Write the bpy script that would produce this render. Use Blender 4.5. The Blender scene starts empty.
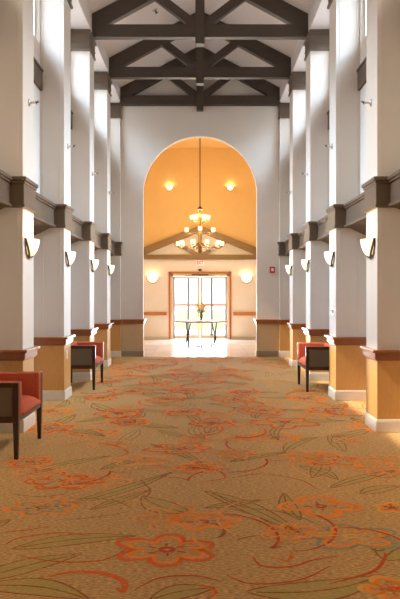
import bpy, bmesh, math, random
from mathutils import Vector, Matrix
random.seed(7)
S = bpy.context.scene
COL = S.collection
R = math.radians
PI = math.pi

# ------------------------------------------------------------------ camera, sky, sun, daylight, exposure
EYE, F = 1.5, 600.0                       # eye height (m), focal length (px for a 400 px wide frame)
cam = bpy.data.cameras.new('camera')
cam.sensor_fit = 'HORIZONTAL'; cam.sensor_width = 36.0; cam.lens = 36.0 * F / 400.0
cam.shift_y = -4.5 / 400.0
cam.clip_start = 0.05; cam.clip_end = 300
cam_o = bpy.data.objects.new('camera', cam); COL.objects.link(cam_o)
cam_o.location = (0, 0, EYE); cam_o.rotation_euler = (R(90), 0, 0)
S.camera = cam_o

w = bpy.data.worlds.new('sky'); S.world = w; w.use_nodes = True
bg = w.node_tree.nodes['Background']
bg.inputs[0].default_value = (0.90, 0.95, 1.0, 1); bg.inputs[1].default_value = 1.8

sun = bpy.data.lights.new('sun', 'SUN'); sun.energy = 5.0; sun.angle = R(1.2); sun.color = (1.0, 0.93, 0.82)
sun_o = bpy.data.objects.new('sun', sun); COL.objects.link(sun_o)
sun_o.location = (-20, 4, 25)
sun_o.rotation_euler = Vector((4.2, 0.4, -4.95)).to_track_quat('-Z', 'Y').to_euler()

S.view_settings.view_transform = 'Standard'
S.view_settings.look = 'None'
S.view_settings.exposure = 0.55
S.view_settings.gamma = 1.0
S.view_settings.use_curve_mapping = False

# bays: pillar k stands at y = PY(k) .. PY(k) + PD on both sides of the hall
W, PD, PITCH = 1.93, 0.43, 1.985
def PY(k): return 4.55 + PITCH * k
def BAYC(k): return PY(k) + PD + (PITCH - PD) / 2
BAYS = [-2, -1, 0, 1, 2, 3, 4]
WALL_Y = 14.6
XU, XL = 2.27, 2.62                      # clerestory wall and alcove wall faces
FOY_Y = 20.3

def area(name, loc, direction, sx, sy, energy, color, spread=180):
    l = bpy.data.lights.new(name, 'AREA'); l.shape = 'RECTANGLE'; l.size = sx; l.size_y = sy
    l.energy = energy; l.color = color; l.spread = R(spread)
    o = bpy.data.objects.new(name, l); COL.objects.link(o); o.location = loc
    o.rotation_euler = Vector(direction).to_track_quat('-Z', 'Y').to_euler()
    return o
DAY = (0.58, 0.77, 1.0); WARM = (1.0, 0.86, 0.66)   # sky light ahead, added warm tint beside and behind the camera, to warm the pillar fronts
for b in BAYS:                            # daylight at each window of the hall
    for s in (-1, 1):
        area('window_daylight', (s * 3.25, BAYC(b), 6.15), (-s, 0, -0.95), 1.4, 1.1, (44 if b == 4 else 74) if b > 0 else 30, DAY if b > 0 else WARM, 68)
area('door_daylight', (0, FOY_Y + 0.6, 1.2), (0, -1, -0.15), 2.2, 2.1, 480, (0.92, 0.96, 1.0))

# ------------------------------------------------------------------ helpers
def lin(c):
    return tuple(((v / 255) / 12.92 if v / 255 <= 0.04045 else ((v / 255 + 0.055) / 1.055) ** 2.4) for v in c) + (1,)

def mat(name, rgb, rough=0.6, metal=0.0, vary=0.06, scale=8.0, bump=0.0, bscale=200.0, stretch=None, spec=0.5, rgb2=None, coat=0.0):
    m = bpy.data.materials.new(name); m.use_nodes = True
    nt = m.node_tree; p = nt.nodes['Principled BSDF']
    p.inputs['Roughness'].default_value = rough; p.inputs['Metallic'].default_value = metal
    p.inputs['Specular IOR Level'].default_value = spec
    if coat: p.inputs['Coat Weight'].default_value = coat; p.inputs['Coat Roughness'].default_value = 0.15
    tc = nt.nodes.new('ShaderNodeTexCoord'); mp = nt.nodes.new('ShaderNodeMapping')
    nt.links.new(tc.outputs['Object'], mp.inputs[0])
    if stretch: mp.inputs['Scale'].default_value = stretch
    nz = nt.nodes.new('ShaderNodeTexNoise'); nz.inputs['Scale'].default_value = scale; nz.inputs['Detail'].default_value = 5
    nt.links.new(mp.outputs[0], nz.inputs['Vector'])
    cr = nt.nodes.new('ShaderNodeValToRGB')
    c = lin(rgb); c2 = lin(rgb2) if rgb2 else None
    cr.color_ramp.elements[0].position = 0.3; cr.color_ramp.elements[1].position = 0.7
    if c2:
        cr.color_ramp.elements[0].color = c2; cr.color_ramp.elements[1].color = c
    else:
        cr.color_ramp.elements[0].color = tuple(v * (1 - vary) for v in c[:3]) + (1,)
        cr.color_ramp.elements[1].color = tuple(min(1, v * (1 + vary)) for v in c[:3]) + (1,)
    nt.links.new(nz.outputs['Fac'], cr.inputs[0]); nt.links.new(cr.outputs[0], p.inputs['Base Color'])
    if bump:
        n2 = nt.nodes.new('ShaderNodeTexNoise'); n2.inputs['Scale'].default_value = bscale
        nt.links.new(mp.outputs[0], n2.inputs['Vector'])
        bp = nt.nodes.new('ShaderNodeBump'); bp.inputs['Strength'].default_value = bump; bp.inputs['Distance'].default_value = 0.004
        nt.links.new(n2.outputs['Fac'], bp.inputs['Height']); nt.links.new(bp.outputs[0], p.inputs['Normal'])
    return m

def emit(name, rgb, strength, base=(255, 245, 230)):
    m = mat(name, base, 0.4, vary=0.02)
    p = m.node_tree.nodes['Principled BSDF']
    p.inputs['Emission Color'].default_value = lin(rgb); p.inputs['Emission Strength'].default_value = strength
    return m

def glass(name, tint=(1, 1, 1), gloss=0.08):
    m = bpy.data.materials.new(name); m.use_nodes = True; nt = m.node_tree
    for n in list(nt.nodes): nt.nodes.remove(n)
    o = nt.nodes.new('ShaderNodeOutputMaterial'); mx = nt.nodes.new('ShaderNodeMixShader')
    t = nt.nodes.new('ShaderNodeBsdfTransparent'); t.inputs[0].default_value = tint + (1,)
    g = nt.nodes.new('ShaderNodeBsdfGlossy'); g.inputs['Roughness'].default_value = 0.03
    lw = nt.nodes.new('ShaderNodeLayerWeight'); lw.inputs[0].default_value = 0.3
    mm = nt.nodes.new('ShaderNodeMath'); mm.operation = 'MULTIPLY'; mm.inputs[1].default_value = gloss * 4
    nt.links.new(lw.outputs['Facing'], mm.inputs[0]); nt.links.new(mm.outputs[0], mx.inputs[0])
    nt.links.new(t.outputs[0], mx.inputs[1]); nt.links.new(g.outputs[0], mx.inputs[2]); nt.links.new(mx.outputs[0], o.inputs[0])
    return m

class MB:
    def __init__(self): self.bm = bmesh.new()
    def box(self, x0, x1, y0, y1, z0, z1, mi=0):
        if x0 > x1: x0, x1 = x1, x0
        v = [self.bm.verts.new(p) for p in ((x0,y0,z0),(x1,y0,z0),(x1,y1,z0),(x0,y1,z0),(x0,y0,z1),(x1,y0,z1),(x1,y1,z1),(x0,y1,z1))]
        for f in ((3,2,1,0),(4,5,6,7),(0,1,5,4),(1,2,6,5),(2,3,7,6),(3,0,4,7)):
            self.bm.faces.new([v[i] for i in f]).material_index = mi
        return self
    def prism(self, pts, d0, d1, axis='y', mi=0):
        """closed 2-D outline swept along an axis; pts are (x,z) for y, (y,z) for x, (x,y) for z"""
        def P(a, b, d): return {'y': (a, d, b), 'x': (d, a, b), 'z': (a, b, d)}[axis]
        A = [self.bm.verts.new(P(a, b, d0)) for a, b in pts]; B = [self.bm.verts.new(P(a, b, d1)) for a, b in pts]
        n = len(pts)
        self.bm.faces.new(A).material_index = mi; self.bm.faces.new(B[::-1]).material_index = mi
        for i in range(n):
            self.bm.faces.new((A[i], B[i], B[(i+1) % n], A[(i+1) % n])).material_index = mi
        return self
    def tube(self, pts, r, n=8, mi=0, cap=True):
        pts = [Vector(p) for p in pts]; rs = r if isinstance(r, (list, tuple)) else [r] * len(pts)
        rings = []; up = None
        for i, p in enumerate(pts):
            d = (pts[min(i+1, len(pts)-1)] - pts[max(i-1, 0)]).normalized()
            if up is None: up = Vector((0,0,1)) if abs(d.z) < 0.9 else Vector((1,0,0))
            a = d.cross(up).normalized(); b = d.cross(a).normalized(); up = -b if (-b).dot(up) > 0 else b
            rings.append([self.bm.verts.new(p + (a*math.cos(2*PI*k/n) + b*math.sin(2*PI*k/n)) * rs[i]) for k in range(n)])
        for A, B in zip(rings, rings[1:]):
            for k in range(n): self.bm.faces.new((A[k], A[(k+1)%n], B[(k+1)%n], B[k])).material_index = mi
        if cap:
            self.bm.faces.new(rings[0][::-1]).material_index = mi; self.bm.faces.new(rings[-1]).material_index = mi
        return self
    def lathe(self, prof, c=(0,0,0), n=20, mi=0):
        rings = []
        for r, z in prof:
            rings.append([self.bm.verts.new((c[0]+r*math.cos(2*PI*k/n), c[1]+r*math.sin(2*PI*k/n), c[2]+z)) for k in range(n)] if r > 1e-5
                         else [self.bm.verts.new((c[0], c[1], c[2]+z))])
        for A, B in zip(rings, rings[1:]):
            for k in range(n):
                q = [A[k % len(A)], A[(k+1) % len(A)], B[(k+1) % len(B)], B[k % len(B)]]
                q = list(dict.fromkeys(q))
                if len(q) > 2: self.bm.faces.new(q).material_index = mi
        return self
    def taper(self, cx, cy, z0, z1, h0, h1, mi=0):
        v = [self.bm.verts.new((cx+sx*h, cy+sy*h, z)) for z, h in ((z0,h0),(z1,h1)) for sx, sy in ((-1,-1),(1,-1),(1,1),(-1,1))]
        for f in ((3,2,1,0),(4,5,6,7),(0,1,5,4),(1,2,6,5),(2,3,7,6),(3,0,4,7)):
            self.bm.faces.new([v[i] for i in f]).material_index = mi
        return self
    def build(self, name, mats, parent=None, smooth=False, bevel=0.0, seg=2, loc=None):
        bmesh.ops.recalc_face_normals(self.bm, faces=self.bm.faces[:])
        me = bpy.data.meshes.new(name); self.bm.to_mesh(me); self.bm.free()
        for m in (mats if isinstance(mats, (list, tuple)) else [mats]): me.materials.append(m)
        if smooth:
            for p in me.polygons: p.use_smooth = True
        o = bpy.data.objects.new(name, me); COL.objects.link(o)
        if parent: o.parent = parent
        if loc: o.location = loc
        if bevel:
            b = o.modifiers.new('edge', 'BEVEL'); b.width = bevel; b.segments = seg; b.limit_method = 'ANGLE'; b.angle_limit = R(40)
        return o

def tag(o, label, cat, group=None, kind=None):
    o['label'] = label; o['category'] = cat
    if group: o['group'] = group
    if kind: o['kind'] = kind
    return o
def empty(name, loc, rz=0.0):
    o = bpy.data.objects.new(name, None); COL.objects.link(o); o.location = loc; o.rotation_euler = (0, 0, rz)
    o.empty_display_size = 0.1
    return o
def struct(o, label=None):
    o['kind'] = 'structure'
    if label: o['label'] = label
    return o
def copy_tree(o, parent=None):
    c = o.copy(); COL.objects.link(c)
    if parent: c.parent = parent
    for ch in [x for x in bpy.data.objects if x.parent == o]:
        copy_tree(ch, c)
    return c

# ------------------------------------------------------------------ materials
M = {}
M['wall'] = mat('wall_paint', (214, 205, 194), 0.75, vary=0.015, scale=3)
M['ceiling'] = mat('ceiling_paint', (210, 202, 198), 0.8, vary=0.01, scale=3)
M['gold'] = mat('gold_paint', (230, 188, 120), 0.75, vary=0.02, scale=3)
M['cream'] = mat('cream_paint', (244, 232, 214), 0.75, vary=0.02, scale=3)
M['taupe'] = mat('taupe_paint', (92, 76, 60), 0.55, vary=0.03, scale=5)
M['timber'] = mat('dark_brown_timber', (68, 56, 46), 0.55, vary=0.10, scale=6, stretch=(1, 6, 6))
M['olive_timber'] = mat('olive_brown_timber', (140, 108, 60), 0.5, vary=0.10, scale=6, stretch=(1, 6, 6))
M['rail'] = mat('brown_wood_rail', (150, 86, 42), 0.28, vary=0.14, scale=10, stretch=(1, 1, 14), coat=0.6)
M['oak'] = mat('orange_wood_trim', (196, 118, 52), 0.35, vary=0.10, scale=10, stretch=(6, 6, 1), coat=0.2)
M['wainscot'] = mat('tan_wainscot', (203, 150, 84), 0.45, vary=0.06, scale=30, stretch=(3, 3, 0.5))
M['beige'] = mat('beige_wainscot', (196, 170, 130), 0.6, vary=0.03, scale=6)
M['base'] = mat('off_white_baseboard', (222, 212, 194), 0.5, vary=0.03)
M['greybase'] = mat('grey_baseboard', (150, 134, 112), 0.5, vary=0.03)
M['white_frame'] = mat('white_window_frame', (238, 236, 230), 0.4, vary=0.01)
M['door_frame'] = mat('cream_door_frame', (226, 206, 172), 0.4, vary=0.02)
M['door_stile'] = mat('pale_grey_door_stile', (146, 154, 170), 0.4, vary=0.02)
M['push'] = mat('tan_push_rail', (205, 140, 92), 0.35, vary=0.05)
M['glass'] = glass('clear_glass')
M['vase'] = glass('vase_glass', (0.90, 0.97, 0.92), 0.12)
M['metal'] = mat('bronze_grey_metal', (96, 88, 80), 0.4, metal=0.6, vary=0.05)
M['chrome'] = mat('brushed_metal', (190, 188, 186), 0.3, metal=0.8, vary=0.03)
M['brass'] = mat('aged_brass', (142, 104, 48), 0.38, metal=0.7, vary=0.08)
M['iron'] = mat('dark_iron', (62, 46, 36), 0.45, metal=0.4, vary=0.05)
M['shade_glow'] = emit('lit_sconce_glass', (255, 226, 180), 0.85)
M['candle_glow'] = emit('lit_chandelier_glass', (255, 205, 120), 2.2)
M['orange_cloth'] = mat('rust_orange_upholstery', (178, 80, 48), 0.9, vary=0.08, scale=60, bump=0.15, bscale=300)
M['taupe_cloth'] = mat('taupe_upholstery', (108, 96, 80), 0.85, vary=0.10, scale=90, bump=0.15, bscale=300)
M['dark_wood'] = mat('dark_walnut', (54, 28, 22), 0.3, vary=0.15, scale=12, stretch=(8, 8, 1), coat=0.3)
M['red'] = mat('alarm_red', (176, 30, 30), 0.4, vary=0.03)
M['plastic'] = mat('white_plastic', (232, 230, 226), 0.4, vary=0.01)
M['black'] = mat('black_plastic', (34, 32, 30), 0.4, vary=0.05)
M['sign_face'] = emit('lit_sign_face', (255, 240, 220), 0.3)
M['sign_red'] = emit('lit_sign_red', (235, 50, 40), 0.9, (220, 40, 30))
M['table_top'] = mat('table_wood', (170, 96, 54), 0.7, spec=0.1, vary=0.1, scale=10, stretch=(1, 12, 1))
M['petal'] = mat('yellow_petals', (246, 204, 100), 0.6, vary=0.12, scale=40)
M['peach'] = mat('pale_peach_petals', (248, 222, 160), 0.6, vary=0.10, scale=40)
M['leaf'] = mat('bouquet_green', (84, 104, 44), 0.55, vary=0.25, scale=30)
M['tile'] = mat('pale_floor_tile', (226, 216, 210), 0.16, vary=0.03, scale=4)
M['lawn'] = mat('lawn', (150, 170, 110), 0.9, vary=0.2, scale=5)
M['paving'] = mat('terrace_paving', (215, 210, 202), 0.8, vary=0.05, scale=3)
M['hedge'] = mat('hedge_leaf', (120, 150, 90), 0.8, vary=0.3, scale=20)

# tile joints in the foyer floor
nt = M['tile'].node_tree; p = nt.nodes['Principled BSDF']
bk = nt.nodes.new('ShaderNodeTexBrick'); tc = nt.nodes.new('ShaderNodeTexCoord')
bk.offset = 0; bk.inputs['Scale'].default_value = 1.0; bk.inputs['Brick Width'].default_value = 0.6; bk.inputs['Row Height'].default_value = 0.6
bk.inputs['Mortar Size'].default_value = 0.004
bk.inputs['Color1'].default_value = lin((228, 218, 212)); bk.inputs['Color2'].default_value = lin((214, 204, 200)); bk.inputs['Mortar'].default_value = lin((178, 166, 160))
nt.links.new(tc.outputs['Object'], bk.inputs['Vector']); nt.links.new(bk.outputs['Color'], p.inputs['Base Color'])

# carpet: every colour of the pattern is yarn of the same pile, speckled with the ground colour
GROUND, GROUND2 = (220, 172, 110), (160, 120, 70)
def yarn(name, rgb, mixamt=0.25):
    m = bpy.data.materials.new(name); m.use_nodes = True; nt = m.node_tree; p = nt.nodes['Principled BSDF']
    p.inputs['Roughness'].default_value = 0.9; p.inputs['Specular IOR Level'].default_value = 0.15
    tc = nt.nodes.new('ShaderNodeTexCoord')
    n1 = nt.nodes.new('ShaderNodeTexNoise'); n1.inputs['Scale'].default_value = 70; n1.inputs['Detail'].default_value = 6
    n2 = nt.nodes.new('ShaderNodeTexNoise'); n2.inputs['Scale'].default_value = 9; n2.inputs['Detail'].default_value = 4
    mp = nt.nodes.new('ShaderNodeMapping'); mp.inputs['Scale'].default_value = (0.5, 1.6, 1)
    nt.links.new(tc.outputs['Object'], mp.inputs[0]); nt.links.new(mp.outputs[0], n1.inputs['Vector']); nt.links.new(mp.outputs[0], n2.inputs['Vector'])
    g = nt.nodes.new('ShaderNodeValToRGB'); e = g.color_ramp.elements
    e[0].position = 0.35; e[1].position = 0.65; e[0].color = lin(GROUND2); e[1].color = lin(GROUND)
    nt.links.new(n1.outputs['Fac'], g.inputs[0])
    out = g.outputs[0]
    if rgb:
        ad = nt.nodes.new('ShaderNodeMath'); ad.operation = 'ADD'; nt.links.new(n1.outputs['Fac'], ad.inputs[0]); nt.links.new(n2.outputs['Fac'], ad.inputs[1])
        r = nt.nodes.new('ShaderNodeMapRange'); r.inputs['From Min'].default_value = 0.75; r.inputs['From Max'].default_value = 1.2
        r.inputs['To Min'].default_value = 0.0; r.inputs['To Max'].default_value = mixamt * 2
        nt.links.new(ad.outputs[0], r.inputs['Value'])
        mx = nt.nodes.new('ShaderNodeMixRGB'); mx.inputs[1].default_value = lin(rgb)
        nt.links.new(r.outputs[0], mx.inputs[0]); nt.links.new(g.outputs[0], mx.inputs[2]); out = mx.outputs[0]
    nt.links.new(out, p.inputs['Base Color'])
    n3 = nt.nodes.new('ShaderNodeTexNoise'); n3.inputs['Scale'].default_value = 350
    nt.links.new(tc.outputs['Object'], n3.inputs['Vector'])
    bp = nt.nodes.new('ShaderNodeBump'); bp.inputs['Strength'].default_value = 0.35; bp.inputs['Distance'].default_value = 0.004
    nt.links.new(n3.outputs['Fac'], bp.inputs['Height']); nt.links.new(bp.outputs[0], p.inputs['Normal'])
    return m
CARPET = [yarn('carpet_ground', None), yarn('carpet_orange', (222, 90, 18), 0.16), yarn('carpet_red', (196, 62, 14), 0.12), yarn('carpet_olive', (170, 150, 80), 0.32),
          yarn('carpet_brown', (146, 72, 28)), yarn('carpet_apricot', (246, 134, 36), 0.14), yarn('carpet_teal', (120, 138, 120), 0.3), yarn('carpet_yellow', (232, 166, 66), 0.25),
          yarn('carpet_faded_apricot', (238, 148, 72), 0.4), yarn('carpet_faded_olive', (182, 152, 90), 0.5)]
GND, ORG, RED, OLV, BRN, APR, TEA, YEL, FAD, FOL = range(10)

# ------------------------------------------------------------------ carpet with its woven pattern (one mesh)
cp = MB(); cb = cp.bm
cp.box(-XL - 0.1, XL + 0.1, -2.0, WALL_Y + 0.02, -0.05, 0.0, GND)
LAY = [0.0]; rp = random.Random(11)
def nxt():                                  # every motif lies a hair above the one before
    LAY[0] += 0.000012; return LAY[0]
def ribbon(pts, wd, z, mi, closed=False, taper=False):
    n = len(pts); L = []
    for i, p in enumerate(pts):
        a = pts[(i-1) % n] if closed or i > 0 else p; b = pts[(i+1) % n] if closed or i < n-1 else p
        dx, dy = b[0]-a[0], b[1]-a[1]; l = math.hypot(dx, dy) or 1
        k = wd / 2
        if taper: k *= math.sin(PI * (0.12 + 0.76 * i / (n-1)))
        ox, oy = -dy/l*k, dx/l*k
        L.append((cb.verts.new((p[0]+ox, p[1]+oy, z)), cb.verts.new((p[0]-ox, p[1]-oy, z))))
    for i in range(n if closed else n-1):
        A, B = L[i], L[(i+1) % n]
        cb.faces.new((A[0], A[1], B[1], B[0])).material_index = mi
def fl(px, py): z = EYE * F / (py - 295.0); return ((px - 200.0) * z / F, z)
def inside(x, y): return abs(x) < XL and -1.8 < y < WALL_Y - 0.1
def flower(cx, cy, rx, ry, n=6, c1=ORG, c2=APR, rot=0.0, z=0.0, lw=0.03, fill=None, core=RED):
    z = nxt(); n0 = n; lob = [rp.uniform(0.82, 1.08) for _ in range(n)]; ph = rp.uniform(0, 6)
    def ring(k, depth, m=96):
        out = []
        for i in range(m):
            t = 2*PI*i/m; r = (1 - depth) + depth * abs(math.cos(n * (t - rot) / 2)) ** 0.7
            r *= lob[int(round(n * (t - rot) / (2*PI))) % n] if depth > 0.3 else 1.0
            r *= 1 + 0.03 * math.sin(5*t + ph)
            out.append((cx + rx*k*r*math.cos(t), cy + ry*k*r*math.sin(t)))
        return out
    if fill is not None:
        f = ring(0.97, 0.52); c = cb.verts.new((cx, cy, z + 0.0006)); vs = [cb.verts.new((x, y, z + 0.0006)) for x, y in f]
        for i in range(len(vs)): cb.faces.new((c, vs[i], vs[(i+1) % len(vs)])).material_index = fill
    ribbon(ring(0.97, 0.52), lw, z + 0.0012, c1, True)
    ribbon(ring(0.78, 0.56), lw * 0.75, z + 0.0014, c2, True)
    for k in range(n):
        t = rot + 2*PI*k/n
        ribbon([(cx + rx*q*math.cos(t+0.10*math.sin(q*6)), cy + ry*q*math.sin(t+0.10*math.sin(q*6))) for q in (0.20, 0.25, 0.30, 0.35, 0.40)], lw*0.55, z + 0.0016, core, taper=True)
    ribbon(ring(0.13, 0.2, 24), lw*0.8, z + 0.0018, core, True)
def leaf(p0, p1, wd, bend=0.1, c=OLV, o=BRN, z=0.0, lw=0.012):
    z = nxt(); dx, dy = p1[0]-p0[0], p1[1]-p0[1]; L = math.hypot(dx, dy); nx, ny = -dy/L, dx/L
    N = 16; mid, up, dn = [], [], []
    for i in range(N+1):
        t = i/N; b = bend * L * math.sin(PI*t); x = p0[0]+dx*t+nx*b; y = p0[1]+dy*t+ny*b
        h = wd/2 * math.sin(PI * t ** 0.85) ** 0.9
        mid.append((x, y)); up.append((x+nx*h, y+ny*h)); dn.append((x-nx*h, y-ny*h))
    V = [(cb.verts.new((u[0], u[1], z+0.0004)), cb.verts.new((d[0], d[1], z+0.0004))) for u, d in zip(up, dn)]
    for A, B in zip(V, V[1:]): cb.faces.new((A[0], A[1], B[1], B[0])).material_index = c
    ribbon(up, lw, z+0.001, o); ribbon(dn, lw, z+0.001, o); ribbon(mid[1:-1], lw, z+0.001, o)
def swirl(pts, wd, mi, z=0.0):
    out = []; n = len(pts); z = nxt()
    for i in range(n-1):
        P = [pts[max(i-1,0)], pts[i], pts[i+1], pts[min(i+2,n-1)]]
        for k in range(7):
            t = k/7; out.append(tuple(0.5*((2*P[1][j]) + (-P[0][j]+P[2][j])*t + (2*P[0][j]-5*P[1][j]+4*P[2][j]-P[3][j])*t*t + (-P[0][j]+3*P[1][j]-3*P[2][j]+P[3][j])*t**3) for j in (0,1)))
    out.append(pts[-1]); ribbon(out, wd, z+0.0008, mi, taper=True)
def pflower(px, py, hw, hh, **k):
    y1 = EYE*F/(py+hh-295.0); y2 = EYE*F/(py-hh-295.0); yc = (y1+y2)/2
    flower((px-200.0)*yc/F, yc, hw*yc/F, (y2-y1)/2, **k)
def pleaf(a, b, wd, bend=0.1, **k): leaf(fl(*a), fl(*b), wd, bend, **k)
def pswirl(pts, wd, mi): swirl([fl(*p) for p in pts], wd, mi)
# leaves first (lowest), as they lie in the photograph
pleaf((12, 549), (136, 536), 0.16, 0.06); pleaf((-30, 583), (82, 554), 0.17, 0.05); pleaf((-20, 586), (90, 600), 0.17, 0.1)
pleaf((188, 513), (142, 496), 0.22, 0.1); pleaf((62, 506), (172, 472), 0.13, -0.04); pleaf((90, 510), (150, 490), 0.10, 0.0)
pleaf((205, 491), (300, 533), 0.16, 0.04); pleaf((205, 508), (262, 500), 0.09, 0.0); pleaf((246, 592), (384, 575), 0.20, -0.10)
pleaf((300, 520), (284, 493), 0.12, 0.05); pleaf((150, 444), (205, 468), 0.10, 0.08); pleaf((300, 466), (338, 480), 0.14, 0.1)
pleaf((322, 462), (312, 478), 0.16, 0.05); pleaf((345, 452), (330, 432), 0.14, 0.02); pleaf((285, 452), (318, 437), 0.14, 0.1)
pleaf((30, 474), (110, 456), 0.14, 0.06); pleaf((230, 462), (290, 452), 0.12, 0.05); pleaf((360, 494), (400, 486), 0.14, 0.05)
pleaf((100, 470), (146, 458), 0.11, 0.05); pleaf((384, 560), (412, 545), 0.2, 0.1); pleaf((150, 600), (215, 588), 0.14, 0.08)
pleaf((330, 488), (398, 470), 0.12, 0.03); pleaf((10, 520), (-40, 533), 0.12, 0.04); pleaf((158, 430), (196, 438), 0.12, -0.05)
# blossoms
pflower(167, 551, 55, 17, n=6, c1=ORG, c2=APR, rot=0.5, lw=0.034, fill=None)
pflower(203, 522, 42, 9.5, n=6, c1=APR, c2=APR, rot=0.2, lw=0.026)
pflower(65, 482, 39, 8.5, n=6, c1=ORG, c2=ORG, rot=0.0, lw=0.028)
pflower(42, 508, 44, 9.5, n=6, c1=APR, c2=TEA, rot=0.3, lw=0.026, core=BRN)
pflower(320, 507, 44, 11, n=4, c1=APR, c2=APR, rot=0.0, lw=0.03)
pflower(350, 537, 52, 13, n=5, c1=TEA, c2=APR, rot=0.4, lw=0.03, core=YEL)
pflower(394, 590, 38, 15, n=5, c1=YEL, c2=APR, rot=0.6, lw=0.032, core=ORG)
pflower(332, 460, 34, 7, n=5, c1=APR, c2=ORG, rot=0.3, lw=0.026)
pflower(182, 449, 36, 6, n=6, c1=ORG, c2=APR, rot=0.2, lw=0.03)
pflower(92, 433, 32, 5, n=6, c1=APR, c2=ORG, rot=0.5, lw=0.028)
pflower(275, 437, 34, 5.5, n=6, c1=APR, c2=APR, rot=0.1, lw=0.028)
pflower(196, 468, 26, 4.5, n=6, c1=APR, c2=ORG, rot=0.1, lw=0.024)
pflower(30, 462, 28, 5.0, n=6, c1=APR, c2=ORG, rot=0.1, lw=0.024)
pflower(392, 508, 18, 5.5, n=5, c1=YEL, c2=APR, rot=0.1, lw=0.024)
# tendrils
pswirl([(46, 577), (75, 572), (105, 574), (124, 582), (123, 592), (116, 588)], 0.035, ORG)
pswirl([(0, 467), (30, 468), (58, 471), (70, 477), (62, 481)], 0.028, ORG)
pswirl([(385, 553), (384, 560), (372, 572), (330, 584)], 0.022, RED)
pswirl([(215, 524), (224, 529), (222, 536), (214, 538)], 0.026, BRN)
pswirl([(120, 472), (150, 468), (185, 468), (215, 470), (225, 478), (200, 482)], 0.022, ORG)
pswirl([(60, 447), (85, 442), (112, 445), (128, 452), (118, 457)], 0.026, ORG)
pswirl([(88, 421), (112, 417), (130, 418), (135, 422), (122, 424)], 0.026, RED)
pswirl([(253, 557), (262, 566), (290, 567), (314, 560), (340, 556)], 0.018, RED)
pswirl([(200, 545), (180, 548), (196, 560)], 0.014, APR)
pswirl([(365, 545), (378, 551), (390, 547)], 0.02, BRN)
pswirl([(380, 510), (392, 504), (404, 507)], 0.02, BRN)
pswirl([(0, 533), (28, 530), (52, 526)], 0.016, RED)
pswirl([(210, 491), (240, 506), (290, 514), (330, 530)], 0.014, BRN)
pswirl([(140, 480), (150, 490), (146, 498)], 0.016, BRN)
pswirl([(200, 585), (216, 592), (206, 600)], 0.02, ORG)
pswirl([(292, 552), (288, 561), (276, 558)], 0.022, ORG)
pswirl([(60, 520), (90, 518), (128, 512)], 0.012, BRN)
for q in (((20, 556), (60, 562), (104, 560), (128, 548)), ((226, 575), (252, 584), (300, 580), (330, 566)), ((135, 590), (160, 578), (196, 576), (222, 582)),
          ((236, 540), (262, 536), (296, 545)), ((5, 545), (20, 538), (60, 533), (90, 536)), ((230, 508), (256, 516), (278, 528)), ((70, 498), (110, 500), (132, 508)),
          ((360, 470), (384, 478), (402, 474)), ((232, 478), (262, 474), (300, 480), (318, 490)), ((10, 494), (40, 497), (66, 494))):
    pswirl(q, 0.015, BRN if len(q) == 3 else RED)
# the pattern goes on over the rest of the hall floor
rnd = random.Random(21)
def scatter(y0, y1, dens):
    y = y0; row = 0
    while y < y1:
        x = -2.5 + (0.45 if row % 2 else 0.0) + rnd.uniform(-0.15, 0.15)
        while x < 2.5:
            yy = y + rnd.uniform(-0.25, 0.25)
            if rnd.random() < dens and inside(x, yy):
                a = rnd.uniform(0, 2*PI)
                for q in range(2):
                    L = rnd.uniform(0.5, 0.9); aa = a + q*1.9
                    p1 = (x+L*math.cos(aa), yy+L*math.sin(aa))
                    if inside(*p1): leaf((x+0.15*math.cos(aa), yy+0.15*math.sin(aa)), p1, rnd.uniform(0.10, 0.2), rnd.uniform(-0.12, 0.12), lw=0.018)
                k = rnd.random(); r = rnd.uniform(0.26, 0.36)
                flower(x, yy, r*1.1, r*0.95, n=rnd.choice((5, 6, 6)), c1=ORG if k < 0.55 else APR, c2=APR if k < 0.8 else ORG, rot=a, lw=0.038)
                bx, by = x + rnd.uniform(-0.6, 0.6), yy + rnd.uniform(-0.5, 0.5)
                pts = [(bx+0.1*j*math.cos(a)+0.14*math.sin(j*1.1), by+0.10*j*math.sin(a)+0.14*math.cos(j*1.1)) for j in range(7)]
                if all(inside(*q) for q in pts): swirl(pts, 0.035, ORG if rnd.random() < 0.6 else RED)
            x += rnd.uniform(0.8, 1.05)
        y += 0.85; row += 1
rf = random.Random(4)
for i in range(150):                        # faint under-pattern of leaves, scrolls and washed-out blossoms
    x, y = rf.uniform(-2.3, 2.3), rf.uniform((6.0, 3.6, 2.4)[i % 3], 14.2); a = rf.uniform(0, 2*PI); k = i % 3
    if k == 0:
        p1 = (x + 0.7*math.cos(a), y + 0.7*math.sin(a))
        if inside(*p1): leaf((x, y), p1, rf.uniform(0.10, 0.18), rf.uniform(-0.15, 0.15), c=FOL, o=BRN if i % 2 else FAD, lw=0.010)
    elif k == 1:
        r = rf.uniform(0.16, 0.26)
        if inside(x+r, y+r) and inside(x-r, y-r): flower(x, y, r*1.2, r, n=rf.choice((5, 6)), c1=FAD, c2=APR if i % 2 else FAD, rot=a, lw=0.022, core=APR)
    else:
        pts = [(x + 0.09*j*math.cos(a) + 0.10*math.sin(j*0.9 + a), y + 0.09*j*math.sin(a) + 0.10*math.cos(j*0.9 + a)) for j in range(8)]
        if all(inside(*q) for q in pts): swirl(pts, 0.020, RED if i % 2 else FAD)
scatter(6.9, 14.4, 0.8)
scatter(-1.5, 2.3, 0.9)
floor_o = cp.build('floor', CARPET); struct(floor_o, 'tan carpet with orange flowers and olive leaves')

fb = MB(); fb.box(-4.2, 4.2, WALL_Y + 0.02, FOY_Y + 0.25, -0.05, -0.001)
struct(fb.build('floor_foyer', M['tile']), 'shiny pale tile floor of the bright room beyond the arch')

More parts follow.
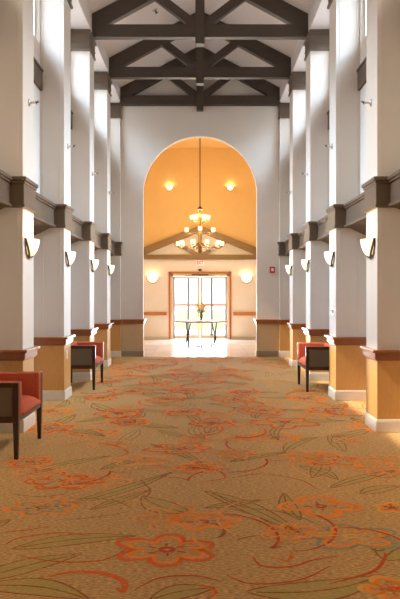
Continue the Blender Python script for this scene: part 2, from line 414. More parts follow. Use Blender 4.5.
# ------------------------------------------------------------------ hall shell
SILL, HEAD, SOF = 5.05, 6.08, 6.15
for s, side in ((-1, 'left'), (1, 'right')):
    m = MB()                                                    # upper wall with a row of clerestory openings
    m.box(s*XU, s*2.47, -2.0, WALL_Y, 2.42, SILL); m.box(s*XU, s*2.47, -2.0, WALL_Y, HEAD, 6.6)
    edges = [-2.0]
    for b in BAYS: edges += [BAYC(b) - 0.75, BAYC(b) + 0.75]
    edges.append(WALL_Y)
    for a, c in zip(edges[0::2], edges[1::2]): m.box(s*XU, s*2.47, a, c, SILL, HEAD)
    struct(m.build('wall_%s_upper' % side, M['wall']))
    m = MB()                                                    # alcove wall
    m.box(s*XL, s*2.80, -2.0, WALL_Y, 0.0, 2.5)
    struct(m.build('wall_%s_alcove' % side, M['wall']))
    m = MB(); m.box(s*(XL-0.015), s*(XL+0.01), -2.0, WALL_Y, 0, 0.14)
    struct(m.build('baseboard_%s' % side, M['base'], bevel=0.004))
    m = MB()                                                    # sloping alcove soffit under the beam
    m.prism([(s*2.10, 2.462), (s*2.66, 2.20), (s*2.85, 2.20), (s*2.85, 2.60), (s*2.10, 2.60)], -2.0, WALL_Y, 'y')
    struct(m.build('ceiling_alcove_%s' % side, M['taupe']))

m = MB()                                                        # gabled hall ceiling with flat soffits over the bays
AP = 7.52; EV = 6.50
for s in (-1, 1):
    m.prism([(s*2.5, SOF), (s*1.92, SOF), (s*1.92, EV), (0, AP), (0, AP+0.15), (s*2.5, EV+0.15)], -2.0, WALL_Y, 'y')
struct(m.build('ceiling', M['ceiling']), 'white gabled ceiling above dark trusses')
m = MB(); m.box(-2.9, 2.9, -2.2, -2.0, 0, 7.7); struct(m.build('wall_back', M['wall']))

AR, SPR, TOPZ = 1.385, 3.98, 7.8                                 # arch wall
m = MB(); y0, y1 = WALL_Y, WALL_Y + 0.16
for s in (-1, 1): m.box(s*AR, s*4.3, y0, y1, 0, TOPZ)
N = 48
pts = [(-AR*math.cos(PI*i/N), SPR + AR*math.sin(PI*i/N)) for i in range(N+1)]
bm = m.bm
F_ = [bm.verts.new((x, y0, z)) for x, z in pts]; B_ = [bm.verts.new((x, y1, z)) for x, z in pts]
FT = [bm.verts.new((x, y0, TOPZ)) for x, z in pts]; BT = [bm.verts.new((x, y1, TOPZ)) for x, z in pts]
for i in range(N):
    bm.faces.new((F_[i], F_[i+1], FT[i+1], FT[i])); bm.faces.new((B_[i+1], B_[i], BT[i], BT[i+1])); bm.faces.new((F_[i+1], F_[i], B_[i], B_[i+1]))
struct(m.build('wall_arch', M['wall']), 'tall pale wall with a round-topped archway at the end of the hall')
for s, n in ((-1, 1), (1, 2)):
    m = MB(); m.box(s*(AR-0.004), s*2.6, WALL_Y-0.008, WALL_Y+0.16, 0.14, 0.81); struct(m.build('wall_wainscot_%d' % n, M['beige']))
    m = MB(); m.box(s*(AR-0.014), s*2.6, WALL_Y-0.02, WALL_Y+0.16, 0.0, 0.14); struct(m.build('baseboard_arch_%d' % n, M['greybase'], bevel=0.004))
    m = MB(); m.box(s*(AR-0.03), s*2.6, WALL_Y-0.045, WALL_Y+0.18, 0.80, 0.875); m.box(s*(AR-0.055), s*2.6, WALL_Y-0.07, WALL_Y+0.205, 0.875, 0.91)
    struct(m.build('trim_%d' % n, M['rail'], bevel=0.006), 'brown wooden chair rail on the arch wall')

# beams and trims that run from pillar to pillar
tn = 3
for s in (-1, 1):
    for b in (-1, 0, 1, 2, 3, 4):
        a, c = PY(b) + PD, PY(b+1)
        if b == 4: c = WALL_Y
        m = MB(); m.box(s*2.065, s*2.3, a, c, 2.46, 2.78); m.box(s*2.03, s*2.3, a, c, 2.742, 2.782); m.box(s*2.045, s*2.3, a, c, 2.715, 2.742); m.box(s*2.04, s*2.3, a, c, 2.455, 2.492)
        struct(m.build('trim_%d' % tn, M['taupe'], bevel=0.005), 'taupe moulded beam between two pillars'); tn += 1
        m = MB(); m.box(s*2.235, s*2.3, a, c, 4.40, 4.66); m.box(s*2.22, s*2.3, a, c, 4.66, 4.695)
        struct(m.build('trim_%d' % tn, M['taupe'], bevel=0.004), 'taupe band below a high window'); tn += 1

# windows: frame and pane
wn = 1
def window(s, yc, x, hw, z0, z1, bars):
    global wn
    e = empty('window_%d' % wn, (s*x, yc, z0)); struct(e, 'white framed window between two pillars'); wn += 1
    m = MB(); t = 0.045; h = z1 - z0
    m.box(-0.04, 0.04, -hw, hw, 0, t); m.box(-0.04, 0.04, -hw, hw, h-t, h); m.box(-0.04, 0.04, -hw, -hw+t, t, h-t); m.box(-0.04, 0.04, hw-t, hw, t, h-t)
    if bars: m.box(-0.025, 0.025, -0.02, 0.02, t, h-t)
    m.build('frame', M['white_frame'], e, bevel=0.004)
    m = MB(); m.box(-0.004, 0.004, -hw+t, hw-t, t, h-t); m.build('pane', M['glass'], e)
for s in (-1, 1):
    for b in BAYS:
        window(s, BAYC(b), 2.37, 0.75, SILL, HEAD, False)

# ------------------------------------------------------------------ foyer shell
m = MB(); m.box(-4.3, 4.3, WALL_Y+0.16, FOY_Y+0.4, 6.48, 6.6); struct(m.build('ceiling_foyer', M['gold']))
DW, DH = 1.06, 2.29
m = MB()
for s in (-1, 1): m.box(s*DW, s*4.3, FOY_Y, FOY_Y+0.25, 0, 6.5)
m.box(-DW, DW, FOY_Y, FOY_Y+0.25, DH, 6.5); struct(m.build('wall_foyer_upper', M['gold']))
for s, side in ((-1, 'left'), (1, 'right')):
    m = MB(); m.box(s*4.1, s*4.3, WALL_Y+0.16, FOY_Y+0.25, 0, 6.5); struct(m.build('wall_foyer_%s' % side, M['cream']))
# cream gabled wall around the doors, below the truss
GY = FOY_Y - 0.02
TZ, TA, TX = 2.70, 3.83, 2.15
m = MB()
for s in (-1, 1): m.prism([(s*DW, 0), (s*4.1, 0), (s*4.1, TZ), (s*TX, TZ+0.05), (0, TA-0.05), (0, DH), (s*DW, DH)], GY, FOY_Y, 'y')
struct(m.build('wall_foyer_gable', M['cream']))

# ------------------------------------------------------------------ pillars
def make_pillar(s):
    root = empty('pillar', (s*2.12, PY(1) + PD/2, 0))
    def wrap(m, pr, xo, z0, z1): m.box(s*(W - pr - 2.12), s*(xo - 2.12), -PD/2 - pr, PD/2 + pr, z0, z1)
    m = MB(); wrap(m, 0, XL, 0.88, 2.47); wrap(m, 0, XU, 2.47, 5.82)
    for z0, z1 in ((0.93, 2.42), (2.80, 5.78)):                 # slim corner beads on the front face
        for x in (1.985, 2.225): m.box(s*(x-0.004-2.12), s*(x+0.004-2.12), -PD/2-0.003, -PD/2+0.01, z0, z1)
    m.build('shaft', M['wall'], root, bevel=0.004)
    m = MB(); wrap(m, 0.002, XL, 0.10, 0.85); m.build('wainscot', M['wainscot'], root, bevel=0.004)
    m = MB(); wrap(m, 0.016, XL, 0.0, 0.13); wrap(m, 0.011, XL, 0.13, 0.145); m.build('baseboard', M['base'], root, bevel=0.004)
    m = MB(); wrap(m, 0.020, XL, 0.785, 0.80); wrap(m, 0.034, XL, 0.80, 0.872); wrap(m, 0.062, XL, 0.872, 0.905); m.build('chair_rail', M['rail'], root, bevel=0.007, seg=3)
    m = MB(); wrap(m, 0.018, XU, 2.46, 2.78); wrap(m, 0.026, XU, 2.452, 2.492); wrap(m, 0.030, XU, 2.715, 2.745); wrap(m, 0.046, XU, 2.745, 2.785); m.build('band', M['taupe'], root, bevel=0.006, seg=3)
    m = MB(); wrap(m, 0.014, XU, 5.78, 6.15); wrap(m, 0.03, XU, 5.775, 5.815); wrap(m, 0.024, XU, 5.90, 5.92); wrap(m, 0.04, XU, 6.045, 6.085); m.build('capital', M['taupe'], root, bevel=0.005)
    return root
SIDE = {-1: 'left', 1: 'right'}
ORD = {-1: 'unseen rear', 0: 'unseen near', 1: 'nearest', 2: 'second', 3: 'third', 4: 'fourth', 5: 'farthest'}
PN = {k: {-1: 'pale pillar with tan base on the %s, outside the view beside the camera', 0: 'pale pillar with tan base on the %s, just outside the view before the camera',
          1: 'nearest pale square pillar on the %s side with tan base, first of its row',
          2: 'second pale square pillar from the camera on the %s side with tan base',
          3: 'third pale square pillar from the camera on the %s side with tan base',
          4: 'fourth pale square pillar from the camera on the %s side with tan base',
          5: 'farthest pale pillar on the %s side, set against the arch wall'}[k] for k in range(-1, 6)}
for s in (-1, 1):
    proto = make_pillar(s)
    for k in (1, 2, 3, 4, 5, 0, -1):
        o = proto if k == 1 else copy_tree(proto)
        o.location = (s*2.12, PY(k) + PD/2, 0)
        if k == 5: o.location.y = WALL_Y - 0.08 + PD/2
        tag(o, PN[k] % SIDE[s], 'pillar', 'pillars along the hall')

# ------------------------------------------------------------------ roof trusses
def make_truss(hw, chord_h, rise, th, mats, drop, rafter_h, iron=None):
    root = empty('roof_truss', (0, 0, 0))
    t = th/2
    m = MB(); m.box(-hw, hw, -t, t, 0, chord_h); m.build('bottom_chord', mats, root, bevel=0.006)
    z0 = chord_h * 1.0; top = rise
    zo = 0.40 * (rafter_h/0.26)                                  # top of the rafter at its foot
    sl = (top - zo) / hw
    for s in (-1, 1):
        m = MB(); m.prism([(0, top), (s*hw, zo), (s*hw, chord_h*0.6), (s*(hw-0.12), chord_h*0.6), (0, top - rafter_h*1.13)], -t*0.98, t*0.98, 'y')
        m.build('rafter', mats, root, bevel=0.006)
        xa = 0.42*hw; za = top - sl*xa - rafter_h*0.8
        dx, dz = xa - 0.06, za - chord_h; l = math.hypot(dx, dz); nx, nz = -dz/l*rafter_h*0.30, dx/l*rafter_h*0.30
        m = MB(); q = [(0.05-nx, chord_h*0.9-nz), (xa-nx, za-nz), (xa+nx, za+nz), (0.05+nx, chord_h*0.9+nz)]
        m.prism([(s*x, z) for x, z in q], -t*0.8, t*0.8, 'y'); m.build('strut', mats, root, bevel=0.005)
    pw = 0.082 * (rafter_h/0.26)
    m = MB(); m.box(-pw, pw, -t-0.02, t+0.02, -drop, top-0.02); m.build('king_post', mats, root, bevel=0.005)
    m = MB(); m.box(-pw*1.03, pw*1.03, -t-0.026, t+0.026, -drop*0.70, -drop*0.62); m.build('collar', mats, root, bevel=0.003)
    return root
tr = make_truss(1.945, 0.225, 1.42, 0.13, M['timber'], 0.125, 0.26, M['taupe'])
TN = {3: 'dark brown timber truss nearest the camera, on the third pillars', 4: 'middle dark brown timber truss, on the fourth pillars', 5: 'farthest dark brown timber truss, just before the arch wall'}
for k in (3, 4, 5):
    o = tr if k == 3 else copy_tree(tr)
    o.location = (0, PY(k) + PD/2 if k < 5 else WALL_Y - 0.09, 6.085); tag(o, TN[k], 'roof truss', 'roof trusses of the hall')
ft = make_truss(TX, 0.155, TA - TZ, 0.14, M['olive_timber'], 0.0, 0.19)
ft.name = 'gable_truss'; ft.location = (0, GY - 0.102, TZ)
tag(ft, 'olive brown truss on the far wall above the glass doors, behind the chandelier', 'roof truss')

# ------------------------------------------------------------------ armchairs
def rounded_slab(m, x0, x1, y0, y1, z0, z1, crown, n=10):
    bm = m.bm; top = []
    for i in range(n+1):
        row = []
        for j in range(n+1):
            u, v = i/n, j/n; h = (1 - abs(2*u-1)**5) * (1 - abs(2*v-1)**3)
            row.append(bm.verts.new((x0+(x1-x0)*u, y0+(y1-y0)*v, z1 - crown + crown*h ** 0.6)))
        top.append(row)
    for i in range(n):
        for j in range(n): bm.faces.new((top[i][j], top[i+1][j], top[i+1][j+1], top[i][j+1]))
    ring = [top[i][0] for i in range(n+1)] + [top[n][j] for j in range(1, n+1)] + [top[i][n] for i in range(n-1, -1, -1)] + [top[0][j] for j in range(n-1, 0, -1)]
    low = [bm.verts.new((v.co.x, v.co.y, z0)) for v in ring]
    for i in range(len(ring)): bm.faces.new((ring[i], ring[(i+1) % len(ring)], low[(i+1) % len(ring)], low[i]))
    bm.faces.new(low)
def make_armchair():
    root = empty('armchair', (0, 0, 0)); HW, D, H = 0.42, 0.58, 0.70      # front at x = +D/2, facing +x
    xf, xr = D/2, -D/2; q = 0.026
    for sy in (-1, 1):
        for x in (xf - q, xr + q):
            y = sy*(HW - q)
            m = MB(); m.taper(x, y, 0, 0.336, 0.017, q); m.box(x-q, x+q, y-q, y+q, 0.336, H); m.build('leg', M['dark_wood'], root, bevel=0.003)
    m = MB()
    for sy in (-1, 1):
        ys = sorted((sy*(HW-0.002), sy*(HW-0.05)))
        m.box(xr+2*q, xf-2*q, ys[0], ys[1], 0.655, H); m.box(xr+2*q, xf-2*q, ys[0], ys[1], 0.335, 0.395)
    m.box(xr+0.002, xr+0.05, -HW+2*q, HW-2*q, 0.655, H); m.box(xr+0.002, xr+0.05, -HW+2*q, HW-2*q, 0.335, 0.395)
    m.build('frame', M['dark_wood'], root, bevel=0.003)
    for sy in (-1, 1):
        ys = sorted((sy*(HW-0.010), sy*(HW-0.04)))
        m = MB(); m.box(xr+2*q, xf-2*q, ys[0], ys[1], 0.395, 0.655); m.build('side_panel', M['taupe_cloth'], root)
    m = MB(); m.box(xr+0.010, xr+0.04, -HW+2*q, HW-2*q, 0.395, 0.655); m.build('back_panel', M['taupe_cloth'], root)
    for sy in (-1, 1):
        ys = sorted((sy*(HW-0.05), sy*(HW-0.125)))
        m = MB(); m.box(xr+0.05, xf-0.002, ys[0], ys[1], 0.38, H+0.004); m.build('arm_padding', M['orange_cloth'], root, bevel=0.018, seg=4, smooth=True)
    m = MB(); m.box(xr+0.045, xr+0.15, -HW+0.055, HW-0.055, 0.38, H+0.004); m.build('back_padding', M['orange_cloth'], root, bevel=0.018, seg=4, smooth=True)
    m = MB(); rounded_slab(m, xr+0.12, xf+0.012, -HW+0.115, HW-0.115, 0.385, 0.505, 0.095); m.build('seat_cushion', M['orange_cloth'], root, smooth=True)
    m = MB(); m.box(xf-0.06, xf-0.006, -HW+2*q, HW-2*q, 0.335, 0.405); m.box(xr+0.05, xf-0.06, -HW+0.05, HW-0.05, 0.345, 0.40); m.build('seat_rail', M['taupe_cloth'], root, bevel=0.006)
    return root
ch = make_armchair()
for i, (s, y, lab) in enumerate(((-1, 5.87, 'rust orange armchair with dark wood frame before the nearest left pillar'),
                                 (-1, 9.87, 'rust orange armchair with dark wood frame between the second and third left pillars'),
                                 (1, 9.68, 'rust orange armchair with dark wood frame on the right, partly behind a pillar'))):
    o = ch if i == 0 else copy_tree(ch)
    o.location = (s*(1.65 + 0.29) - (0.015 if s > 0 else 0), y, 0); o.rotation_euler = (0, 0, 0 if s < 0 else PI)
    tag(o, lab, 'armchair', 'armchairs along the hall')

# ------------------------------------------------------------------ sconces
def half_bowl(m, d, hw, h, n=16, r=10, top=0.0, inset=0.0):
    bm = m.bm; rows = []
    for i in range(r+1):
        t = i/r; k = math.sqrt(max(0, 1 - t**1.7)); k = max(k, 0.03)
        rows.append([bm.verts.new((inset + d*k*math.cos(-PI/2 + PI*j/n), hw*(k**0.8)*math.sin(-PI/2 + PI*j/n), top - h*t)) for j in range(n+1)])
    for A, B in zip(rows, rows[1:]):
        for j in range(n): bm.faces.new((A[j], A[j+1], B[j+1], B[j]))
def lamp(root, loc, energy, color, radius):
    l = bpy.data.lights.new('bulb', 'POINT'); l.energy = energy; l.color = color; l.shadow_soft_size = radius
    o = bpy.data.objects.new('bulb', l); COL.objects.link(o); o.parent = root; o.location = loc
def make_sconce(energy, hw=0.15, d=0.106, h=0.195):
    root = empty('wall_sconce', (0, 0, 0))
    m = MB(); half_bowl(m, d, hw, h, inset=0.012)
    g = m.build('glass_bowl', M['shade_glow'], root, smooth=True); sd = g.modifiers.new('thickness', 'SOLIDIFY'); sd.thickness = 0.006; sd.offset = -1
    m = MB(); N = 14
    out = [(-hw*1.02*math.cos(PI*i/N), 0.008 - (h*1.06)*math.sin(PI*i/N)**0.9) for i in range(N+1)]
    m.prism(out, 0.0, 0.014, 'x'); m.build('back_plate', M['metal'], root, bevel=0.003)
    m = MB()                                                     # curved metal cradle on each flank and under the bowl
    for sy in (-1, 1):
        m.tube([(0.014 + 0.02*math.sin(PI*i/10), sy*hw*0.98*math.cos(PI/2*i/10), -h*1.04*math.sin(PI/2*i/10)) for i in range(11)], 0.013, 6)
    m.build('cradle', M['metal'], root, smooth=True)
    lamp(root, (0.098, 0, -0.008), energy, (1.0, 0.70, 0.38), 0.03)
    return root
sc = make_sconce(9.5)
first = True
for s in (-1, 1):
    for k in (1, 2, 3, 4, 0, -1):
        o = sc if first else copy_tree(sc); first = False
        o.location = (s*W, PY(k) + PD/2 + 0.0, 2.125); o.rotation_euler = (0, 0, 0 if s < 0 else PI)
        tag(o, 'lit half-bowl glass sconce on the %s %s pillar' % (ORD[k], SIDE[s]), 'wall sconce', 'sconces on the hall pillars')
fs = make_sconce(3.0, 0.20, 0.14, 0.23)
for i, (x, z, lab) in enumerate(((-1.60, 2.14, 'lit bowl sconce low on the far wall left of the glass doors'), (1.57, 2.14, 'lit bowl sconce low on the far wall right of the glass doors'),
                                 (-1.04, 5.17, 'small lit sconce high on the golden wall left of the chandelier rod'), (1.02, 5.17, 'small lit sconce high on the golden wall right of the chandelier rod'))):
    o = fs if i == 0 else copy_tree(fs)
    hi = z > 3
    o.location = (x, FOY_Y if hi else GY, z); o.rotation_euler = (0, 0, -PI/2)
    if hi: o.scale = (0.6, 0.6, 0.6)
    tag(o, lab, 'wall sconce', 'sconces on the far wall')

# ------------------------------------------------------------------ small fittings on the pillars
def make_sprinkler():
    root = empty('fire_sprinkler', (0, 0, 0))
    def along(prof, name, mt, n=14):
        m = MB(); m.lathe(prof, n=n); bmesh.ops.rotate(m.bm, verts=m.bm.verts[:], cent=(0,0,0), matrix=Matrix.Rotation(PI/2, 3, 'Y')); return m.build(name, mt, root, smooth=True)
    along([(0, 0), (0.042, 0), (0.040, 0.012), (0.018, 0.022), (0, 0.022)], 'cover_plate', M['chrome'])
    along([(0.0, 0.02), (0.012, 0.02), (0.012, 0.085), (0.0, 0.085)], 'pipe', M['plastic'])
    m = MB(); m.box(0.080, 0.086, -0.018, 0.018, -0.016, 0.016); m.box(0.10, 0.106, -0.022, 0.022, 0.004, 0.02); m.tube([(0.083, 0.012, 0), (0.103, 0.006, 0.01)], 0.004, 6); m.tube([(0.083, -0.012, 0), (0.103, -0.006, 0.01)], 0.004, 6)
    m.build('deflector', M['metal'], root)
    return root
sp = make_sprinkler(); first = True
for s in (-1, 1):
    for k in (1, 2, 3, 4):
        o = sp if first else copy_tree(sp); first = False
        o.location = (s*W, PY(k) + PD*0.55, 3.67); o.rotation_euler = (0, 0, 0 if s < 0 else PI)
        tag(o, 'small fire sprinkler high on the %s %s pillar above the taupe band' % (ORD[k], SIDE[s]), 'sprinkler', 'sprinklers on the pillars')
def plate(name, s, y, z, hw, hh, lab, cat, switch):
    root = empty(name, (s*W, y, z)); k = -s
    m = MB(); m.box(0, k*0.008, -hw, hw, -hh, hh); m.build('cover', M['plastic'] if not switch else M['chrome'], root, bevel=0.002)
    m = MB()
    if switch: m.box(k*0.008, k*0.018, -0.012, 0.012, -0.022, 0.022)
    else:
        for dz in (-0.022, 0.022): m.box(k*0.008, k*0.0105, -0.016, 0.016, dz-0.013, dz+0.013)
    m.build('switch' if switch else 'socket', M['plastic'], root)
    tag(root, lab, cat)
plate('light_switch', 1, PY(2)+0.22, 1.26, 0.05, 0.06, 'light switch plate on the inner side of the second right pillar', 'light switch', True)
plate('wall_outlet', -1, PY(2)+0.16, 0.64, 0.038, 0.06, 'white wall outlet on the tan base of the second left pillar', 'outlet', False)

al = empty('fire_alarm', (1.755, WALL_Y, 2.11))
m = MB(); m.box(-0.062, 0.062, -0.05, 0, -0.075, 0.075); m.build('housing', M['red'], al, bevel=0.006)
m = MB(); m.box(-0.028, 0.028, -0.066, -0.05, -0.03, 0.035); m.build('strobe', M['plastic'], al, bevel=0.004)
tag(al, 'red fire alarm with white strobe on the arch wall right of the archway', 'fire alarm')

# ceiling sprinkler on the left ceiling slope
yc = 11.69; xz = -0.877; zz = AP - (AP-EV)/1.92*abs(xz)
cs = empty('ceiling_sprinkler', (xz, yc, zz)); cs.rotation_euler = (0, -math.atan((AP-EV)/1.92), 0)
m = MB(); m.lathe([(0, -0.012), (0.05, -0.012), (0.06, 0.0), (0, 0.0)], n=18); m.build('cover_plate', M['chrome'], cs)
m = MB(); m.tube([(0, 0, -0.01), (0, 0, -0.06)], 0.014, 8); m.lathe([(0, -0.072), (0.03, -0.07), (0.03, -0.064), (0, -0.062)], n=14); m.build('head', M['metal'], cs)
tag(cs, 'small round sprinkler on the white ceiling slope behind the nearest truss', 'sprinkler')

# ------------------------------------------------------------------ glass doors, casing, sign
cas = MB(); cw = 0.062
for s in (-1, 1): cas.box(s*DW, s*(DW-cw), GY-0.035, FOY_Y+0.1, 0, DH)
cas.box(-DW, DW, GY-0.035, FOY_Y+0.1, DH-cw, DH)
struct(cas.build('trim_door', M['oak'], bevel=0.004), 'orange wooden casing around the glass doors')
jm = MB(); iw = DW - cw
for s in (-1, 1): jm.box(s*iw, s*(iw-0.085), FOY_Y-0.005, FOY_Y+0.12, 0, DH-cw)
jm.box(-iw, iw, FOY_Y-0.005, FOY_Y+0.12, DH-cw-0.10, DH-cw)
struct(jm.build('door_frame', M['door_frame'], bevel=0.004), 'cream frame that holds the double glass doors')
for s, n, lab in ((-1, 1, 'left glass door leaf'), (1, 2, 'right glass door leaf')):
    e = empty('door_%d' % n, (s*0.47, FOY_Y+0.07, 0)); struct(e, lab)
    a0, a1 = -0.45, 0.45                                         # local x; meeting edge is at -s*0.45
    top = DH - cw - 0.105
    def bx(m, u0, u1, z0, z1, d=0.025):                         # u measured from the meeting edge outwards
        m.box(s*(u0-0.46), s*(u1-0.46), -d, d, z0, z1)
    m = MB(); bx(m, 0.0, 0.085, 0.01, top); m.build('meeting_stile', M['door_frame'], e, bevel=0.003)
    m = MB(); bx(m, 0.835, 0.905, 0.01, top); bx(m, 0.345, 0.425, 0.10, top-0.05); m.build('stile', M['door_stile'], e, bevel=0.003)
    m = MB(); bx(m, 0.085, 0.835, top-0.07, top); bx(m, 0.085, 0.835, 0.01, 0.14); m.build('rail', M['door_frame'], e, bevel=0.003)
    m = MB(); bx(m, 0.03, 0.86, 1.13, 1.20, 0.035); m.build('push_rail', M['push'], e, bevel=0.004)
    m = MB(); bx(m, 0.10, 0.55, 0.145, 0.175, 0.03); m.build('kick_strip', M['metal'], e)
    m = MB(); bx(m, 0.085, 0.345, 0.14, top-0.07, 0.004); bx(m, 0.425, 0.835, 0.14, top-0.07, 0.004); m.build('pane', M['glass'], e)
sn = empty('door_sensor', (0, GY-0.035, DH+0.055))
m = MB(); m.lathe([(0, -0.045), (0.04, -0.035), (0.068, 0.0), (0.06, 0.035), (0.0, 0.04)], n=18); m.build('dome', M['black'], sn, smooth=True)
m = MB(); m.box(-0.05, 0.05, 0.0, 0.035, -0.03, 0.03); m.build('bracket', M['black'], sn)
tag(sn, 'small black sensor dome on the wall between exit sign and door casing', 'sensor')
cl = empty('door_closer', (0, FOY_Y-0.02, DH-cw-0.045))
m = MB(); m.box(-0.28, 0.28, -0.03, 0.015, -0.018, 0.018); m.build('housing', M['metal'], cl, bevel=0.004)
m = MB(); m.box(-0.5, 0.5, -0.012, 0.015, -0.034, -0.020); m.build('arm', M['metal'], cl)
tag(cl, 'slim grey operator bar across the head of the glass doors', 'door closer')

ex = empty('exit_sign', (0, GY, 2.585))
m = MB(); m.box(-0.13, 0.13, -0.05, 0, -0.10, 0.10); m.build('housing', M['plastic'], ex, bevel=0.006)
m = MB(); m.box(-0.118, 0.118, -0.053, -0.05, -0.088, 0.088); m.build('face', M['sign_face'], ex)
fc = bpy.data.curves.new('lettering', 'FONT'); fc.body = 'EXIT'; fc.align_x = 'CENTER'; fc.align_y = 'CENTER'; fc.size = 0.16; fc.extrude = 0.002; fc.offset = 0.006
fo = bpy.data.objects.new('lettering', fc); COL.objects.link(fo)
bpy.context.view_layer.update()
me = bpy.data.meshes.new_from_object(fo.evaluated_get(bpy.context.evaluated_depsgraph_get()))
bpy.data.objects.remove(fo); lt = bpy.data.objects.new('lettering', me); COL.objects.link(lt)
me.materials.clear(); me.materials.append(M['sign_red']); lt.parent = ex; lt.location = (0, -0.056, 0); lt.rotation_euler = (R(90), 0, 0); lt.scale = (0.68, 1.05, 1)
tag(ex, 'white exit sign with red EXIT letters above the glass doors', 'exit sign')

# wall handrails
for s, n, lab in ((-1, 3, 'orange wooden handrail on the far wall left of the doors'), (1, 4, 'orange wooden handrail on the far wall right of the doors')):
    e = empty('handrail', (s*1.9, GY, 0.87))
    m = MB(); m.box(-0.78, 0.78, -0.075, -0.04, -0.055, 0.055); m.build('bar', M['oak'], e, bevel=0.012, seg=3)
    for x in (-0.6, 0.0, 0.6):
        m = MB(); m.box(x-0.02, x+0.02, -0.045, 0, -0.02, 0.02); m.build('bracket', M['brass'], e)
    tag(e, lab, 'handrail')
for s, n in ((-1, 3), (1, 4)):
    m = MB(); m.box(s*DW, s*4.1, GY-0.014, FOY_Y, 0, 0.1); struct(m.build('baseboard_foyer_%d' % n, M['base'], bevel=0.003))

# ------------------------------------------------------------------ chandelier
CY = 17.4
chn = empty('chandelier', (0, CY, 2.72))
CT = 6.48 - 2.72
m = MB(); m.lathe([(0, CT-0.05), (0.03, CT-0.05), (0.075, CT-0.01), (0.075, CT), (0, CT)], n=20); m.build('ceiling_cup', M['iron'], chn, smooth=True)
m = MB(); m.tube([(0, 0, 1.30), (0, 0, CT-0.04)], 0.014, 8); m.build('rod', M['iron'], chn)
m = MB(); m.lathe([(0, 1.38), (0.018, 1.38), (0.02, 1.34), (0.06, 1.31), (0.085, 1.27), (0.08, 1.25), (0.03, 1.23), (0, 1.23)], n=18); m.build('cap', M['iron'], chn, smooth=True)
m = MB(); m.lathe([(0, -0.02), (0.02, 0.0), (0.045, 0.05), (0.03, 0.10), (0.05, 0.16), (0.06, 0.24), (0.035, 0.34), (0.028, 0.5), (0.05, 0.6), (0.06, 0.68), (0.032, 0.78), (0.028, 0.92), (0.055, 1.0), (0.05, 1.06), (0.03, 1.14), (0.03, 1.25), (0, 1.25)], n=18)
m.build('column', M['brass'], chn, smooth=True)
for rad, zs, n, off, hz in ((0.64, 0.20, 10, 0.0, 0.22), (0.385, 0.60, 4, 0.0, 0.64), (0.235, 0.96, 6, 0.0, 0.98)):
    m = MB(); N = 40                                             # slim ring that ties the arms of a tier
    m.tube([(rad*0.82*math.cos(2*PI*i/N), rad*0.82*math.sin(2*PI*i/N), zs-0.03) for i in range(N+1)], 0.009, 6); m.build('tier_ring', M['brass'], chn, smooth=True)
    for k in range(n):
        a = off + 2*PI*k/n; c, s_ = math.cos(a), math.sin(a)
        m = MB(); m.tube([(r_*rad*c, r_*rad*s_, zs + dz) for r_, dz in ((0.06, 0.10), (0.3, -0.02), (0.6, -0.09), (0.85, -0.08), (0.98, -0.035), (1.0, 0.0))], 0.011, 7)
        m.lathe([(0, -0.02), (0.02, -0.02), (0.05, 0.0), (0.05, 0.012), (0, 0.012)], (rad*c, rad*s_, zs), 14)
        arm = m.build('arm', M['brass'], chn, smooth=True)
        m = MB(); m.lathe([(0, 0.012), (0.044, 0.014), (0.052, 0.03), (0.056, 0.125), (0.051, 0.125), (0.047, 0.03), (0, 0.02)], (rad*c, rad*s_, zs), 16)
        m.build('shade', M['candle_glow'], arm, smooth=True)
        if n != 10 or k % 2 == 0: lamp(chn, (rad*c, rad*s_, zs + 0.155), 11.0 if n == 10 else 8.0, (1.0, 0.78, 0.48), 0.05)
tag(chn, 'three-tier brass chandelier with lit glass cups hanging from a long rod', 'chandelier')

# ------------------------------------------------------------------ round table with flowers
TY = 17.4
tb = empty('round_table', (0.04, TY, 0)); TR, TH = 0.775, 0.755
m = MB(); m.lathe([(0, TH-0.028), (TR-0.015, TH-0.028), (TR, TH-0.018), (TR, TH-0.006), (TR-0.01, TH), (0, TH)], n=64); m.build('tabletop', M['table_top'], tb)
for sx in (-1, 1):
    for sy in (-1, 1):
        m = MB(); m.tube([(sx*0.44, sy*0.10, TH-0.03), (sx*0.36, sy*0.30, 0.012)], 0.017, 8); m.build('leg', M['iron'], tb, smooth=True)
        m = MB(); m.tube([(sx*0.30, sy*0.12, TH-0.03), (sx*0.47, sy*0.28, 0.012)], 0.017, 8); m.build('leg', M['iron'], tb, smooth=True)
m = MB()
for sy in (-1, 1): m.tube([(-0.36, sy*0.30, 0.02), (0.36, sy*0.30, 0.02)], 0.015, 8)
for sx in (-1, 1): m.tube([(sx*0.36, -0.30, 0.02), (sx*0.36, 0.30, 0.02)], 0.012, 8)
m.build('stretcher', M['iron'], tb, smooth=True)
m = MB(); m.box(-0.42, 0.42, -0.16, 0.16, TH-0.05, TH-0.028); m.build('under_frame', M['iron'], tb)
tag(tb, 'round table with thin wooden top and dark wire legs before the glass doors', 'table')

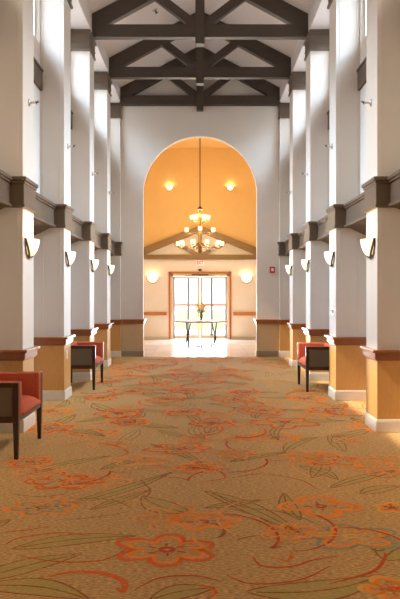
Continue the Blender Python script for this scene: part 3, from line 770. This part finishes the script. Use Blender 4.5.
VX, VY = 0.04, TY
va = empty('glass_vase', (VX, VY, TH))
m = MB(); m.lathe([(0, 0.0), (0.045, 0.0), (0.05, 0.01), (0.052, 0.22), (0.048, 0.22), (0.045, 0.015), (0, 0.012)], n=22); m.build('vessel', M['vase'], va, smooth=True)
m = MB(); m.lathe([(0, 0.013), (0.044, 0.014), (0.045, 0.12), (0, 0.12)], n=22); m.build('water', M['vase'], va)
tag(va, 'clear glass cylinder vase standing on the round table', 'vase')
rnd = random.Random(5)
heads = [(0.0, 0.0, 0.40, 0.060), (-0.10, 0.02, 0.40, 0.05), (0.10, -0.02, 0.42, 0.05), (-0.05, -0.07, 0.33, 0.055), (0.06, 0.06, 0.36, 0.055),
         (0.16, 0.0, 0.46, 0.032), (-0.17, 0.02, 0.36, 0.036), (0.02, 0.08, 0.47, 0.045), (0.04, -0.08, 0.30, 0.05), (-0.12, -0.06, 0.46, 0.030), (0.17, 0.05, 0.34, 0.035)]
for i, (dx, dy, hz, r) in enumerate(heads):
    r *= 1.35
    e = empty('flower', (VX + dx*0.12, VY + dy*0.12, TH + 0.02))
    m = MB(); m.tube([(0, 0, 0), (dx*0.1, dy*0.1, 0.18), (dx*0.8, dy*0.8, hz-0.02)], 0.004, 6); m.build('stem', M['leaf'], e)
    m = MB()
    for k in range(9):
        a = 2*PI*k/9; tilt = 0.55 if k % 2 else 0.25
        P = [Vector((0,0,0)), Vector((math.cos(a-0.35)*r*0.8, math.sin(a-0.35)*r*0.8, r*tilt*0.8)), Vector((math.cos(a)*r*1.25, math.sin(a)*r*1.25, r*tilt*1.6)), Vector((math.cos(a+0.35)*r*0.8, math.sin(a+0.35)*r*0.8, r*tilt*0.8))]
        lo = [m.bm.verts.new(p + Vector((dx*0.8, dy*0.8, hz-0.02))) for p in P]; hi = [m.bm.verts.new(p + Vector((dx*0.8, dy*0.8, hz-0.016))) for p in P]
        m.bm.faces.new(lo[::-1]); m.bm.faces.new(hi)
        for q in range(4): m.bm.faces.new((lo[q], lo[(q+1)%4], hi[(q+1)%4], hi[q]))
    m.lathe([(0, -r*0.5), (r*0.5, -r*0.1), (r*0.55, r*0.4), (0, r*0.75)], (dx*0.8, dy*0.8, hz), 10)
    m.build('blossom', M['petal'] if i % 3 else M['peach'], e, smooth=True)
    m = MB()
    for k in range(4):
        a = rnd.uniform(0, 2*PI); L = rnd.uniform(0.07, 0.12); b0 = Vector((dx*0.4, dy*0.4, 0.20 + 0.03*k)); d = Vector((math.cos(a), math.sin(a), rnd.uniform(-0.1, 0.8))).normalized()
        sd_ = d.cross(Vector((0,0,1))).normalized() * L*0.2
        A = [b0, b0 + d*L*0.5 + sd_, b0 + d*L, b0 + d*L*0.5 - sd_]
        lo = [m.bm.verts.new(p) for p in A]; hi = [m.bm.verts.new(p + Vector((0,0,0.003))) for p in A]
        m.bm.faces.new(lo[::-1]); m.bm.faces.new(hi)
        for q in range(4): m.bm.faces.new((lo[q], lo[(q+1)%4], hi[(q+1)%4], hi[q]))
    m.build('leaf', M['leaf'], e)
    tag(e, 'pale yellow flower with green leaves in the glass vase on the round table', 'flower', 'flowers in the vase')

# ------------------------------------------------------------------ outside the doors
m = MB(); m.box(-14, 14, FOY_Y+0.25, 26.0, -0.12, -0.02); struct(m.build('ground_terrace', M['paving']))
m = MB(); m.box(-30, 30, 26.0, 60.0, -0.14, -0.02); struct(m.build('ground_lawn', M['lawn']))
